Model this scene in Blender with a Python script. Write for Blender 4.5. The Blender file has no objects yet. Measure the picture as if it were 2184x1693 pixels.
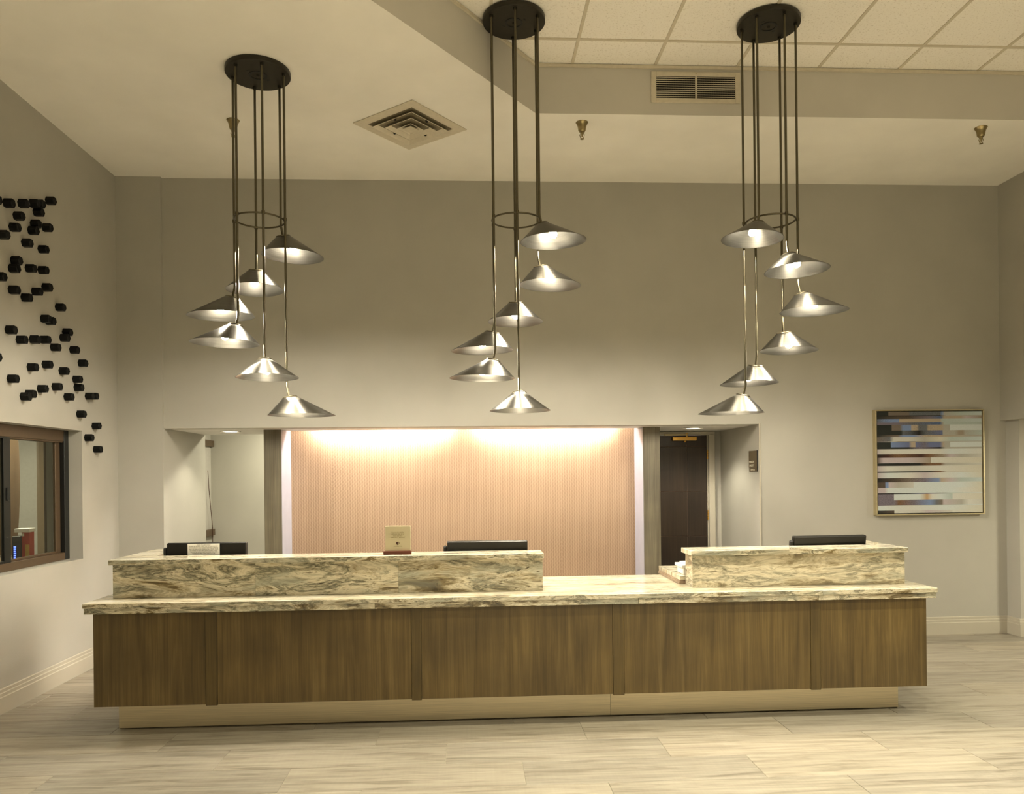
import bpy, bmesh, math, random
from mathutils import Vector, Matrix
random.seed(7)
SC = bpy.context.scene
COL = SC.collection
PI = math.pi
# ------------------------------------------------------------------ camera
FPX, CYPX, YAW, ROLL, CAMZ = 1686.46, 1013.15, .0537, -.0108, 1.65
cam = bpy.data.cameras.new('camera'); camo = bpy.data.objects.new('camera', cam); COL.objects.link(camo)
cam.sensor_fit = 'HORIZONTAL'; cam.sensor_width = 36.0
cam.lens = FPX / 2184 * 36.0
cam.shift_y = (CYPX - 846.5) / 2184
cam.clip_start = .05; cam.clip_end = 100
_f = Vector((math.sin(YAW), math.cos(YAW), 0)); _r = Vector((math.cos(YAW), -math.sin(YAW), 0)); _u = Vector((0, 0, 1))
_rr = _r*math.cos(ROLL) + _u*math.sin(ROLL); _uu = -_r*math.sin(ROLL) + _u*math.cos(ROLL)
camo.matrix_world = Matrix(((_rr.x, _uu.x, -_f.x, 0), (_rr.y, _uu.y, -_f.y, 0), (_rr.z, _uu.z, -_f.z, CAMZ), (0, 0, 0, 1)))
SC.camera = camo
# ------------------------------------------------------------------ world, lamps, exposure
w = bpy.data.worlds.new('world'); SC.world = w; w.use_nodes = True
w.node_tree.nodes['Background'].inputs[0].default_value = (1, .86, .62, 1)
w.node_tree.nodes['Background'].inputs[1].default_value = .05
VS = SC.view_settings
VS.view_transform = 'Standard'; VS.look = 'None'; VS.exposure = 1.57; VS.gamma = 1.0; VS.use_curve_mapping = False
WARM = (1, .93, .71)
PEND_E, LED_E, CAN_E = 560.0, 130.0, 5.5
def lamp(name, kind, loc, watts, col=WARM, size=.1, ang=120, blend=.6, target=None):
    l = bpy.data.lights.new(name, kind); l.energy = watts; l.color = col
    if kind == 'SPOT': l.spot_size = math.radians(ang); l.spot_blend = blend; l.shadow_soft_size = size
    elif kind == 'POINT': l.shadow_soft_size = size
    elif kind == 'AREA': l.shape = 'DISK'; l.size = size
    o = bpy.data.objects.new(name, l); COL.objects.link(o); o.location = loc
    if target: o.rotation_euler = (Vector(target) - Vector(loc)).to_track_quat('-Z', 'Y').to_euler()
    return o
# the lobby's recessed ceiling downlights in front of the desk
for x, e in ((.5, 95), (2.3, 120), (4.2, 105)): lamp('ceiling_spot', 'SPOT', (x, 3.75, 4.86), e, size=.06, ang=92, blend=.9)
for x in (.6, 2.4, 4.2): lamp('ceiling_spot', 'SPOT', (x, 1.2, 4.86), 270, size=.08, ang=108, blend=.9)  # unseen spots added to brighten desk front and ceiling, partly by floor bounce
for x in (.6, 3.2): lamp('ceiling_spot', 'SPOT', (x, -1.6, 4.86), 330, size=.08, ang=100, blend=.9)  # unseen spots added behind the camera for ambient bounce
lamp('corridor_lamp', 'AREA', (-2.0, 9.7, 2.5), 19, size=.3)
lamp('office_lamp', 'AREA', (-4.9, 7.6, 2.5), 22, size=.4)
lamp('side_hall_lamp', 'AREA', (6.5, 5.5, 2.1), 30, size=.4)
# ------------------------------------------------------------------ dimensions (metres; x along the wall, y away, z up)
XL, XR, DW, HC, HH, DE, XC = -3.331, 5.374, 7.733, 4.528, 4.918, 6.274, .557
SO = 2.132                       # height of the opening behind the desk
JL, JR = -2.911, 2.885           # its jambs
# ------------------------------------------------------------------ materials
def lin(h):
    h = h.lstrip('#'); v = [int(h[i:i+2], 16)/255 for i in (0, 2, 4)]
    return tuple(c/12.92 if c <= .04045 else ((c+.055)/1.055)**2.4 for c in v) + (1,)
def newmat(name, col=(.5, .5, .5, 1), rough=.5, metal=0, spec=.5):
    m = bpy.data.materials.new(name); m.use_nodes = True
    b = m.node_tree.nodes['Principled BSDF']
    b.inputs['Base Color'].default_value = col if len(col) == 4 else (*col, 1)
    b.inputs['Roughness'].default_value = rough; b.inputs['Metallic'].default_value = metal
    b.inputs['Specular IOR Level'].default_value = spec
    return m, m.node_tree.nodes, m.node_tree.links, b
def ramp(N, stops, interp='LINEAR'):
    r = N.new('ShaderNodeValToRGB'); r.color_ramp.interpolation = interp
    e = r.color_ramp.elements
    while len(e) < len(stops): e.new(.5)
    for i, (p, c) in enumerate(stops):
        e[i].position = p; e[i].color = c if len(c) == 4 else (*c, 1)
    return r
def coords(N, L, scale=(1, 1, 1), rot=(0, 0, 0), loc=(0, 0, 0), rnd=0, kind='Object'):
    tc = N.new('ShaderNodeTexCoord'); mp = N.new('ShaderNodeMapping')
    mp.inputs['Scale'].default_value = scale; mp.inputs['Rotation'].default_value = rot; mp.inputs['Location'].default_value = loc
    src = tc.outputs[kind]
    if rnd:
        oi = N.new('ShaderNodeObjectInfo'); k = N.new('ShaderNodeMath'); k.operation = 'MULTIPLY'; k.inputs[1].default_value = rnd
        L.new(oi.outputs['Random'], k.inputs[0])
        ad = N.new('ShaderNodeVectorMath'); ad.operation = 'ADD'
        L.new(src, ad.inputs[0]); L.new(k.outputs[0], ad.inputs[1]); src = ad.outputs[0]
    L.new(src, mp.inputs['Vector']); return mp.outputs[0]
def noise(N, L, vec, scale, detail=4, dist=0, rough=.5):
    n = N.new('ShaderNodeTexNoise'); n.inputs['Scale'].default_value = scale; n.inputs['Detail'].default_value = detail
    n.inputs['Distortion'].default_value = dist; n.inputs['Roughness'].default_value = rough
    if vec: L.new(vec, n.inputs['Vector'])
    return n.outputs['Fac']
def mixc(N, L, fac, a, b, mode='MIX'):
    m = N.new('ShaderNodeMix'); m.data_type = 'RGBA'; m.blend_type = mode
    for k, v in ((0, fac), (6, a), (7, b)):
        if hasattr(v, 'is_output'): L.new(v, m.inputs[k])
        else: m.inputs[k].default_value = v
    return m.outputs[2]
def bump(N, L, b, h, strength=.2, dist=.01):
    n = N.new('ShaderNodeBump'); n.inputs['Strength'].default_value = strength; n.inputs['Distance'].default_value = dist
    L.new(h, n.inputs['Height']); L.new(n.outputs[0], b.inputs['Normal'])
def math_(N, L, op, a, b=None):
    n = N.new('ShaderNodeMath'); n.operation = op
    for i, v in enumerate((a, b)):
        if v is None: continue
        if hasattr(v, 'is_output'): L.new(v, n.inputs[i])
        else: n.inputs[i].default_value = v
    return n.outputs[0]
def paint(name, col, bumpy=.12):
    m, N, L, b = newmat(name, col, .62, spec=.3)
    v = coords(N, L)
    n = noise(N, L, v, 2.2, 3)
    r = ramp(N, ((.3, tuple(c*.96 for c in col[:3])), (.7, tuple(min(1, c*1.03) for c in col[:3]))))
    L.new(n, r.inputs[0]); L.new(r.outputs[0], b.inputs['Base Color'])
    bump(N, L, b, noise(N, L, v, 160, 2), bumpy, .004)
    return m
M = {}
M['wall'] = paint('wall_paint', (.405, .388, .337, 1))
M['ceil'] = paint('ceiling_paint', (.85, .82, .745, 1), .08)
M['trim'] = paint('trim_paint', (.44, .405, .325, 1), .03)
M['white'] = paint('white_paint', (.72, .70, .66, 1), .03)
def simple(name, col, rough=.5, metal=0, spec=.5, nscale=30, var=.06):
    m, N, L, b = newmat(name, col, rough, metal, spec)
    n = noise(N, L, coords(N, L), nscale, 3)
    r = ramp(N, ((.25, tuple(c*(1-var) for c in col[:3])), (.75, tuple(min(1, c*(1+var)) for c in col[:3]))))
    L.new(n, r.inputs[0]); L.new(r.outputs[0], b.inputs['Base Color']); return m
M['bronze'] = simple('dark_bronze', (.030, .026, .017, 1), .42, .5)
M['stem'] = simple('stem_bronze', (.11, .095, .06, 1), .32, .8)
M['peg'] = simple('black_peg', (.003, .0032, .003, 1), .5, spec=.2)
M['brass'] = simple('brass', (.72, .42, .10, 1), .28, .9)
M['oldbrass'] = simple('aged_brass', (.36, .29, .15, 1), .3, .9)
M['gold'] = simple('champagne_gold', (.50, .43, .26, 1), .38, .7)
M['black'] = simple('matte_black', (.008, .008, .008, 1), .55)
M['screen'] = simple('black_plastic', (.008, .007, .0055, 1), .38, spec=.3)
M['paper'] = simple('white_paper', (.93, .92, .87, 1), .7)
M['ink'] = simple('black_ink', (.015, .014, .013, 1), .6)
M['carton'] = simple('white_card', (.78, .75, .70, 1), .6)
M['redwood'] = simple('mahogany', (.10, .022, .008, 1), .35)
M['brownink'] = simple('brown_ink', (.06, .022, .008, 1), .6)
M['oliveink'] = simple('olive_ink', (.20, .15, .06, 1), .6)
M['signplate'] = simple('brown_plastic', (.13, .10, .06, 1), .4)
M['cream'] = simple('cream_print', (.80, .76, .62, 1), .5)
M['winmetal'] = simple('bronze_aluminium', (.115, .078, .045, 1), .4, .4)
M['windark'] = simple('dark_aluminium', (.012, .013, .012, 1), .35, .3)
M['grille'] = simple('cream_metal', (.60, .54, .42, 1), .45)
M['void'] = simple('near_black', (.006, .005, .004, 1), .8)
M['ductshade'] = simple('duct_shade', (.17, .14, .085, 1), .7)
M['seam'] = simple('dark_joint', (.05, .04, .025, 1), .7)
M['doorseam'] = simple('door_groove', (.16, .10, .07, 1), .6)
M['lining'] = simple('whitewashed_lining', (.30, .296, .33, 1), .5, nscale=8)
M['grout'] = simple('grout', (.40, .36, .28, 1), .8)
M['curtain'] = simple('brown_curtain', (.20, .12, .06, 1), .8)
M['officewall'] = simple('office_wall', (.40, .38, .34, 1), .7)
M['officewood'] = simple('office_wood', (.17, .12, .06, 1), .6)
M['red'] = simple('red_print', (.45, .035, .012, 1), .35)
M['yellow'] = simple('yellow_print', (.55, .34, .05, 1), .4)
M['carpet'] = simple('corridor_floor', (.56, .52, .44, 1), .7)
def emis(name, col, s):
    m, N, L, b = newmat(name, (.9, .9, .9, 1), .4)
    b.inputs['Emission Color'].default_value = (*col, 1); b.inputs['Emission Strength'].default_value = s; return m
M['bulb'] = emis('bulb_glow', (1, .91, .74), PEND_E)
M['led'] = emis('led_glow', (1, .93, .86), LED_E)
M['can'] = emis('downlight_glow', (1, .90, .68), CAN_E)
M['blue'] = emis('blue_display', (.03, .10, 1), 1.6)
# brushed shade metal
def brushed(name, col, rough, z=True, met=.95):
    m, N, L, b = newmat(name, col, rough, met)
    v = coords(N, L, (1.5, 1.5, 260) if z else (2, 260, 260), rnd=9)
    n = noise(N, L, v, 1.0, 4, 0, .6)
    r = ramp(N, ((.25, tuple(c*.72 for c in col[:3])), (.8, tuple(min(1, c*1.12) for c in col[:3]))))
    L.new(n, r.inputs[0]); L.new(r.outputs[0], b.inputs['Base Color'])
    if z:                                            # lathe-turned grooves run round the shade
        tg = N.new('ShaderNodeTangent'); tg.direction_type = 'RADIAL'; tg.axis = 'Z'; L.new(tg.outputs[0], b.inputs['Tangent']); b.inputs['Anisotropic'].default_value = .8; b.inputs['Anisotropic Rotation'].default_value = .25
    rr = ramp(N, ((.2, (rough-.06,)*3), (.8, (rough+.1,)*3))); L.new(n, rr.inputs[0]); L.new(rr.outputs[0], b.inputs['Roughness'])
    return m
M['shade'] = brushed('brushed_nickel', (.155, .148, .128, 1), .34)
M['kick'] = brushed('brushed_champagne_steel', (.80, .70, .50, 1), .34, False, .7)
# acoustic tile
m, N, L, b = newmat('acoustic_tile', (.78, .73, .64, 1), .85, spec=.2)
v = coords(N, L, rnd=20); n = noise(N, L, v, 75, 3, .3, .6)
r = ramp(N, ((.0, (.60, .55, .46)), (.34, (.74, .69, .60)), (.43, (.89, .85, .77)), (1, (.92, .88, .80))))
L.new(n, r.inputs[0]); L.new(r.outputs[0], b.inputs['Base Color']); bump(N, L, b, n, .35, .006); M['tile'] = m
# floor plank
m, N, L, b = newmat('greige_plank', (.55, .48, .38, 1), .42)
v = coords(N, L, (.9, 9, 9), rnd=37); n1 = noise(N, L, v, 2.2, 7, .9, .62)
v2 = coords(N, L, (.5, 30, 30), rnd=61); n2 = noise(N, L, v2, 2.0, 4, .2)
r = ramp(N, ((.18, (.125, .104, .074)), (.36, (.238, .208, .158)), (.48, (.318, .284, .224)), (.62, (.366, .332, .265)), (.82, (.288, .255, .202))))
L.new(n1, r.inputs[0])
r2 = ramp(N, ((.3, (.80, .80, .80)), (.62, (1.03, 1.03, 1.03)))); L.new(n2, r2.inputs[0])
c = mixc(N, L, 1.0, r.outputs[0], r2.outputs[0], 'MULTIPLY')
oi = N.new('ShaderNodeObjectInfo'); r3 = ramp(N, ((0, (.86, .86, .87)), (.5, (.96, .955, .94)), (1, (1.06, 1.04, 1.01)))); L.new(oi.outputs['Random'], r3.inputs[0])
v3 = coords(N, L, (70, 1.5, 1), rnd=13); n3 = noise(N, L, v3, 1.0, 2); r4 = ramp(N, ((.35, (.975, .975, .975)), (.6, (1.01, 1.01, 1.01)))); L.new(n3, r4.inputs[0])
c = mixc(N, L, 1.0, c, r3.outputs[0], 'MULTIPLY'); c = mixc(N, L, 1.0, c, r4.outputs[0], 'MULTIPLY')
L.new(c, b.inputs['Base Color']); bump(N, L, b, n2, .12, .003); M['plank'] = m
# stained wood with vertical grain
def wood(name, dark, mid, light, rough=.36, sc=1.0, rnd=23):
    m, N, L, b = newmat(name, mid, rough)
    v = coords(N, L, (9*sc, 9*sc, .55*sc), rnd=rnd); n1 = noise(N, L, v, 1.8, 6, .7, .6)
    v2 = coords(N, L, (110*sc, 110*sc, 2.2*sc), rnd=rnd); n2 = noise(N, L, v2, 1.0, 3)
    r = ramp(N, ((.22, dark), (.5, mid), (.78, light))); L.new(n1, r.inputs[0])
    r2 = ramp(N, ((.25, (.72, .72, .72)), (.65, (1.08, 1.08, 1.08)))); L.new(n2, r2.inputs[0])
    c = mixc(N, L, 1.0, r.outputs[0], r2.outputs[0], 'MULTIPLY')
    n4 = noise(N, L, coords(N, L, (1, 1, 1), rnd=rnd), 2.4, 3); r4 = ramp(N, ((.3, (.74, .72, .72)), (.65, (1.08, 1.06, 1.02)))); L.new(n4, r4.inputs[0])
    c = mixc(N, L, 1.0, c, r4.outputs[0], 'MULTIPLY')
    L.new(c, b.inputs['Base Color']); bump(N, L, b, n2, .06, .002); return m
M['wood'] = wood('walnut_stain', (.064, .041, .012), (.124, .083, .027), (.188, .132, .050))
M['stile'] = wood('walnut_stile', (.052, .034, .010), (.098, .066, .020), (.14, .098, .033))
M['greywood'] = wood('grey_stained_wood', (.085, .072, .045), (.14, .122, .082), (.20, .175, .122), .5, .8)
M['doorwood'] = wood('espresso_wood', (.016, .010, .006), (.030, .019, .012), (.042, .026, .016), .33, .8)
M['striwood'] = wood('striped_wood', (.20, .14, .09), (.36, .27, .19), (.46, .36, .26), .45, 3)
# granite
def granite(name, rot=0.0, loc=(0, 0, 0), k=1.0, top=False, pale=0.0):
    m, N, L, b = newmat(name, (.5, .45, .32, 1), .13, spec=.55)
    sc = (.7*k, 3.8*k, .7*k) if top else (.72*k, .72*k, 2.9*k)
    v = coords(N, L, sc, (0, rot, 0), loc, rnd=11)
    wn = N.new('ShaderNodeTexNoise'); wn.inputs['Scale'].default_value = 1.1; wn.inputs['Detail'].default_value = 3; L.new(v, wn.inputs['Vector'])
    sub = N.new('ShaderNodeVectorMath'); sub.operation = 'SUBTRACT'; sub.inputs[1].default_value = (.5, .5, .5); L.new(wn.outputs['Color'], sub.inputs[0])
    scl = N.new('ShaderNodeVectorMath'); scl.operation = 'SCALE'; scl.inputs['Scale'].default_value = 1.2; L.new(sub.outputs[0], scl.inputs[0])
    ad = N.new('ShaderNodeVectorMath'); ad.operation = 'ADD'; L.new(v, ad.inputs[0]); L.new(scl.outputs[0], ad.inputs[1])
    n1 = noise(N, L, ad.outputs[0], 1.75, 12, .35, .68)
    p = pale
    cr = (.66, .60, .465)
    def mx(c): return tuple(c[i]*(1-p) + cr[i]*1.1*p for i in range(3))
    r = ramp(N, ((.35, mx((.085, .062, .026))), (.41, mx((.23, .175, .085))), (.445, mx((.54, .47, .32))), (.49, mx((.76, .70, .54))), (.53, mx((.45, .41, .29))), (.558, mx((.16, .155, .112))), (.59, mx((.58, .53, .39))), (.66, mx((.80, .74, .59)))))
    L.new(n1, r.inputs[0])
    # thin dark veins
    n2 = noise(N, L, ad.outputs[0], 3.0, 6, .8, .62)
    r2 = ramp(N, ((.46, (1, 1, 1)), (.492, (.26, .20, .12)), (.508, (.26, .20, .12)), (.535, (1, 1, 1)))); L.new(n2, r2.inputs[0])
    c = mixc(N, L, .42*(1-p), r.outputs[0], r2.outputs[0], 'MULTIPLY')
    # grey green clouds
    n4 = noise(N, L, coords(N, L, sc, (0, rot, 0), (3, 1, 2), rnd=5), 2.2, 3, .6)
    r4 = ramp(N, ((.52, (0, 0, 0)), (.64, (.7, .7, .7)))); L.new(n4, r4.inputs[0])
    c = mixc(N, L, r4.outputs[0], c, (.34, .345, .275, 1) if p < .3 else (.66, .64, .55, 1))
    # mineral specks
    n3 = noise(N, L, ad.outputs[0], 21, 4, .3, .65)
    r3 = ramp(N, ((.34, (.16, .125, .07)), (.43, (1, 1, 1)))); L.new(n3, r3.inputs[0])
    n5 = noise(N, L, ad.outputs[0], 1.3, 4, .4); r5 = ramp(N, ((.40, (.15*(1-p),)*3), (.56, (.95*(1-p),)*3))); L.new(n5, r5.inputs[0])   # specks gather in drifts
    c = mixc(N, L, r5.outputs[0], c, r3.outputs[0], 'MULTIPLY')
    L.new(c, b.inputs['Base Color']); return m
M['gran1'] = granite('brown_granite_wavy', .12, (.3, 0, .4))
M['gran2'] = granite('brown_granite_diagonal', -.55, (2.1, 0, 1.7), 1.2)
M['gran3'] = granite('brown_granite_swirl', .22, (5.2, 0, 3.1), 1.1)
M['gran4'] = granite('brown_granite_pale', .10, (7.7, 0, .8), 1.1, pale=.22)
M['grtop'] = granite('brown_granite_top', 0, (1, 2, 0), 1.3, True, pale=.30)
M['gredge'] = granite('brown_granite_edge', .9, (3, 0, 1), 1.9)
# copper relief panel : fine vertical ribs with chevron grooves
m, N, L, b = newmat('copper_relief', (.55, .33, .19, 1), .45, .25)
tc = N.new('ShaderNodeTexCoord'); sx = N.new('ShaderNodeSeparateXYZ'); L.new(tc.outputs['Object'], sx.inputs[0])
ribs = math_(N, L, 'SINE', math_(N, L, 'MULTIPLY', sx.outputs[0], 2*PI/.0257))
pp = math_(N, L, 'PINGPONG', math_(N, L, 'ADD', sx.outputs[0], 1.45+1.62*4), .81)
dg = math_(N, L, 'SINE', math_(N, L, 'MULTIPLY', math_(N, L, 'ADD', sx.outputs[2], math_(N, L, 'MULTIPLY', pp, .45)), 2*PI/.0152))
hh = math_(N, L, 'ADD', math_(N, L, 'MULTIPLY', ribs, .5), math_(N, L, 'MULTIPLY', dg, .5))
cl = noise(N, L, coords(N, L, (1, 1, 1.2)), 1.6, 3)
r = ramp(N, ((.0, (.185, .115, .065)), (.5, (.335, .228, .145)), (1, (.45, .32, .215))))  # groove shade put into the colour: darker where the relief is low
h01 = math_(N, L, 'ADD', math_(N, L, 'MULTIPLY', hh, .32), math_(N, L, 'ADD', math_(N, L, 'MULTIPLY', cl, .35), .36)); L.new(h01, r.inputs[0])
L.new(r.outputs[0], b.inputs['Base Color']); bump(N, L, b, hh, .3, .003); M['copper'] = m
# thin glass: clear with a natural mirror reflection
def glass(name, tint=(.86, .88, .84, 1)):
    m = bpy.data.materials.new(name); m.use_nodes = True; N = m.node_tree.nodes; L = m.node_tree.links; N.clear()
    o = N.new('ShaderNodeOutputMaterial'); t = N.new('ShaderNodeBsdfTransparent'); t.inputs[0].default_value = tint
    g = N.new('ShaderNodeBsdfGlossy'); g.inputs['Roughness'].default_value = .03
    fr = N.new('ShaderNodeFresnel'); fr.inputs[0].default_value = 1.5; mx = N.new('ShaderNodeMixShader')
    ge = N.new('ShaderNodeNewGeometry'); nb = math_(N, L, 'SUBTRACT', 1.0, ge.outputs['Backfacing'])   # reflect on the entry face only
    L.new(math_(N, L, 'MULTIPLY', fr.outputs[0], nb), mx.inputs[0]); L.new(t.outputs[0], mx.inputs[1]); L.new(g.outputs[0], mx.inputs[2]); L.new(mx.outputs[0], o.inputs[0]); return m
M['glass'] = glass('window_glass')
m, N, L, b = newmat('frosted_acrylic', (.62, .55, .36, 1), .25); b.inputs['Alpha'].default_value = .86
L.new(mixc(N, L, noise(N, L, coords(N, L), 6, 2), (.60, .53, .34, 1), (.66, .59, .40, 1)), b.inputs['Base Color']); M['acrylic'] = m
# printed canvas: colours come from the print stored on the canvas
m, N, L, b = newmat('printed_canvas', (.5, .5, .5, 1), .55, spec=.3)
at = N.new('ShaderNodeAttribute'); at.attribute_name = 'print'; v = coords(N, L)
n = noise(N, L, v, 140, 3, .5, .7); r = ramp(N, ((.3, (.45, .45, .48)), (.55, (1, 1, 1)), (.75, (1.7, 1.65, 1.5)))); L.new(n, r.inputs[0])
sp = mixc(N, L, 1.0, at.outputs['Color'], r.outputs[0], 'MULTIPLY'); L.new(mixc(N, L, at.outputs['Alpha'], at.outputs['Color'], sp), b.inputs['Base Color']); M['canvas'] = m
# ------------------------------------------------------------------ builders
def wloc(o):
    v = Vector((0, 0, 0))
    while o: v += o.location; o = o.parent
    return v
def obj(name, bm, mat, parent=None, origin=None, smooth=False, local=False):
    """one mesh object from a bmesh given in world coordinates (or local ones)"""
    me = bpy.data.meshes.new(name)
    org = Vector(origin) if origin is not None else Vector((0, 0, 0))
    pw = wloc(parent) if parent else Vector((0, 0, 0))
    if not local:
        base = org if origin is not None else pw
        bmesh.ops.translate(bm, verts=bm.verts, vec=-base)
    bmesh.ops.recalc_face_normals(bm, faces=bm.faces)
    bm.to_mesh(me); bm.free()
    if smooth:
        for p in me.polygons: p.use_smooth = True
        if hasattr(me, 'set_sharp_from_angle'): me.set_sharp_from_angle(angle=math.radians(40))
    me.materials.append(M[mat] if isinstance(mat, str) else mat)
    o = bpy.data.objects.new(name, me); COL.objects.link(o)
    if parent: o.parent = parent
    if not local and origin is not None: o.location = org - pw
    return o
def BM(): return bmesh.new()
def box(bm, x0, x1, y0, y1, z0, z1, bev=0):
    vs = [bm.verts.new(p) for p in ((x0, y0, z0), (x1, y0, z0), (x1, y1, z0), (x0, y1, z0), (x0, y0, z1), (x1, y0, z1), (x1, y1, z1), (x0, y1, z1))]
    fs = [bm.faces.new([vs[i] for i in q]) for q in ((0, 3, 2, 1), (4, 5, 6, 7), (0, 1, 5, 4), (1, 2, 6, 5), (2, 3, 7, 6), (3, 0, 4, 7))]
    if bev:
        es = list({e for f in fs for e in f.edges}); bmesh.ops.bevel(bm, geom=es, offset=bev, segments=1, affect='EDGES')
    return bm
def bx(*a, bev=0): return box(BM(), *a, bev=bev)
def tube(bm, pts, r, seg=10, cap=True):
    rings = []
    pts = [Vector(p) for p in pts]
    for i, p in enumerate(pts):
        d = (pts[min(i+1, len(pts)-1)] - pts[max(i-1, 0)]).normalized()
        a = d.cross(Vector((0, 0, 1)) if abs(d.z) < .95 else Vector((1, 0, 0))).normalized(); c = d.cross(a)
        rings.append([bm.verts.new(p + r*(math.cos(2*PI*k/seg)*a + math.sin(2*PI*k/seg)*c)) for k in range(seg)])
    for A, B in zip(rings, rings[1:]):
        for k in range(seg): bm.faces.new((A[k], A[(k+1) % seg], B[(k+1) % seg], B[k]))
    if cap: bm.faces.new(rings[0][::-1]); bm.faces.new(rings[-1])
    return bm
def lathe(bm, prof, c=(0, 0, 0), seg=24):
    rings = []
    for r, z in prof:
        if r < 1e-5: rings.append([bm.verts.new((c[0], c[1], c[2]+z))])
        else: rings.append([bm.verts.new((c[0]+r*math.cos(2*PI*k/seg), c[1]+r*math.sin(2*PI*k/seg), c[2]+z)) for k in range(seg)])
    for A, B in zip(rings, rings[1:]):
        for k in range(seg):
            a = [A[k % len(A)], A[(k+1) % len(A)], B[(k+1) % len(B)], B[k % len(B)]]
            u = []
            for q in a:
                if q not in u: u.append(q)
            if len(u) > 2: bm.faces.new(u)
    return bm
def prism(bm, poly, z0, z1):
    a = [bm.verts.new((x, y, z0)) for x, y in poly]; b = [bm.verts.new((x, y, z1)) for x, y in poly]
    bm.faces.new(a[::-1]); bm.faces.new(b)
    for i in range(len(poly)): j = (i+1) % len(poly); bm.faces.new((a[i], a[j], b[j], b[i]))
    return bm
def torus(bm, c, R, r, seg=40, s2=8):
    rings = []
    for i in range(seg):
        a = 2*PI*i/seg
        rings.append([bm.verts.new((c[0]+(R+r*math.cos(2*PI*k/s2))*math.cos(a), c[1]+(R+r*math.cos(2*PI*k/s2))*math.sin(a), c[2]+r*math.sin(2*PI*k/s2))) for k in range(s2)])
    for i in range(seg):
        A, B = rings[i], rings[(i+1) % seg]
        for k in range(s2): bm.faces.new((A[k], B[k], B[(k+1) % s2], A[(k+1) % s2]))
    return bm
def struct(name, bm, mat, parent=None, **k):
    o = obj(name, bm, mat, parent, **k)
    if not parent: o['kind'] = 'structure'
    return o
def tag(o, label, cat, group=None):
    o['label'] = label; o['category'] = cat
    if group: o['group'] = group
    return o
def thing(name, label, cat, loc=(0, 0, 0), group=None):
    o = bpy.data.objects.new(name, None); COL.objects.link(o); o.location = loc; o.empty_display_size = .1
    return tag(o, label, cat, group)
def copy(o, parent=None, loc=None, rotz=None):
    c = o.copy(); COL.objects.link(c); c.parent = parent
    if loc is not None: c.location = loc
    if rotz is not None: c.rotation_euler = (0, 0, rotz)
    return c
def text_bm(lines, x, y, z, face='-Y', align='CENTER', shear=0.0):
    """lines: (string, size, u, v) laid on a vertical plane; returns world-space bmesh of the lettering"""
    bm = BM()
    for s, size, u, v, wid in lines:
        cu = bpy.data.curves.new('lettering', 'FONT'); cu.body = s; cu.size = size; cu.align_x = align; cu.shear = shear; cu.extrude = .0002; cu.resolution_u = 2
        to = bpy.data.objects.new('lettering', cu); COL.objects.link(to)
        bpy.context.view_layer.update()
        me = bpy.data.meshes.new_from_object(to.evaluated_get(bpy.context.evaluated_depsgraph_get()))
        ws = [q.co.x for q in me.vertices]
        k = wid/(max(ws)-min(ws)) if wid and ws else 1
        t = BM(); t.from_mesh(me)
        for q in t.verts:
            a, b_, c_ = q.co.x*k + u, q.co.y + v, q.co.z
            q.co = (x + a, y - c_, z + b_) if face == '-Y' else (x - c_, y - a, z + b_)
        tmp = bpy.data.meshes.new('t'); t.to_mesh(tmp); t.free(); bm.from_mesh(tmp)
        bpy.data.objects.remove(to); bpy.data.curves.remove(cu); bpy.data.meshes.remove(me); bpy.data.meshes.remove(tmp)
    return bm
# ------------------------------------------------------------------ THE SETTING
floor = struct('floor', bx(-6.6, 7.6, -4.1, 11, -.12, -.004), 'grout')
RW, RL, Y0 = .3467, 1.31, 4.2
full = None
for k in range(-8, 11):
    ya, yb = Y0 + RW*k, min(Y0 + RW*(k+1), DW)
    if yb - ya < .03: continue
    off = (.284 - .44*k) % RL
    x = XL - RL + ((off - XL) % RL)
    while x < 7.5:
        xa, xb = max(x, XL + .001), min(x + RL, 7.5); x += RL
        if xb - xa < .02: continue
        isfull = abs(xb - xa - RL) < 1e-6 and abs(yb - ya - RW) < 1e-6
        if isfull and full: p = copy(full, floor)
        else:
            hx, hy = (xb-xa)/2 - .0015, (yb-ya)/2 - .0015
            bm = BM(); t = .0015
            lo = [bm.verts.new((sx_*hx, sy_*hy, z)) for z in (-.01, -t) for sx_, sy_ in ((-1, -1), (1, -1), (1, 1), (-1, 1))]
            up = [bm.verts.new((sx_*(hx-t), sy_*(hy-t), 0)) for sx_, sy_ in ((-1, -1), (1, -1), (1, 1), (-1, 1))]
            for i in range(4):
                j = (i+1) % 4
                bm.faces.new((lo[i], lo[j], lo[4+j], lo[4+i])); bm.faces.new((lo[4+i], lo[4+j], up[j], up[i]))
            bm.faces.new(up)
            p = obj('plank', bm, 'plank', floor, local=True)
            if isfull: full = p
        p.location = ((xa+xb)/2, (ya+yb)/2, 0)
struct('floor_corridor', bx(XL, 7.5, DW, 10.9, -.004, 0), 'carpet', floor)
struct('floor_lobby', bx(XL, 7.5, -4.1, Y0-8*RW, -.004, 0), 'carpet', floor)
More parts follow.
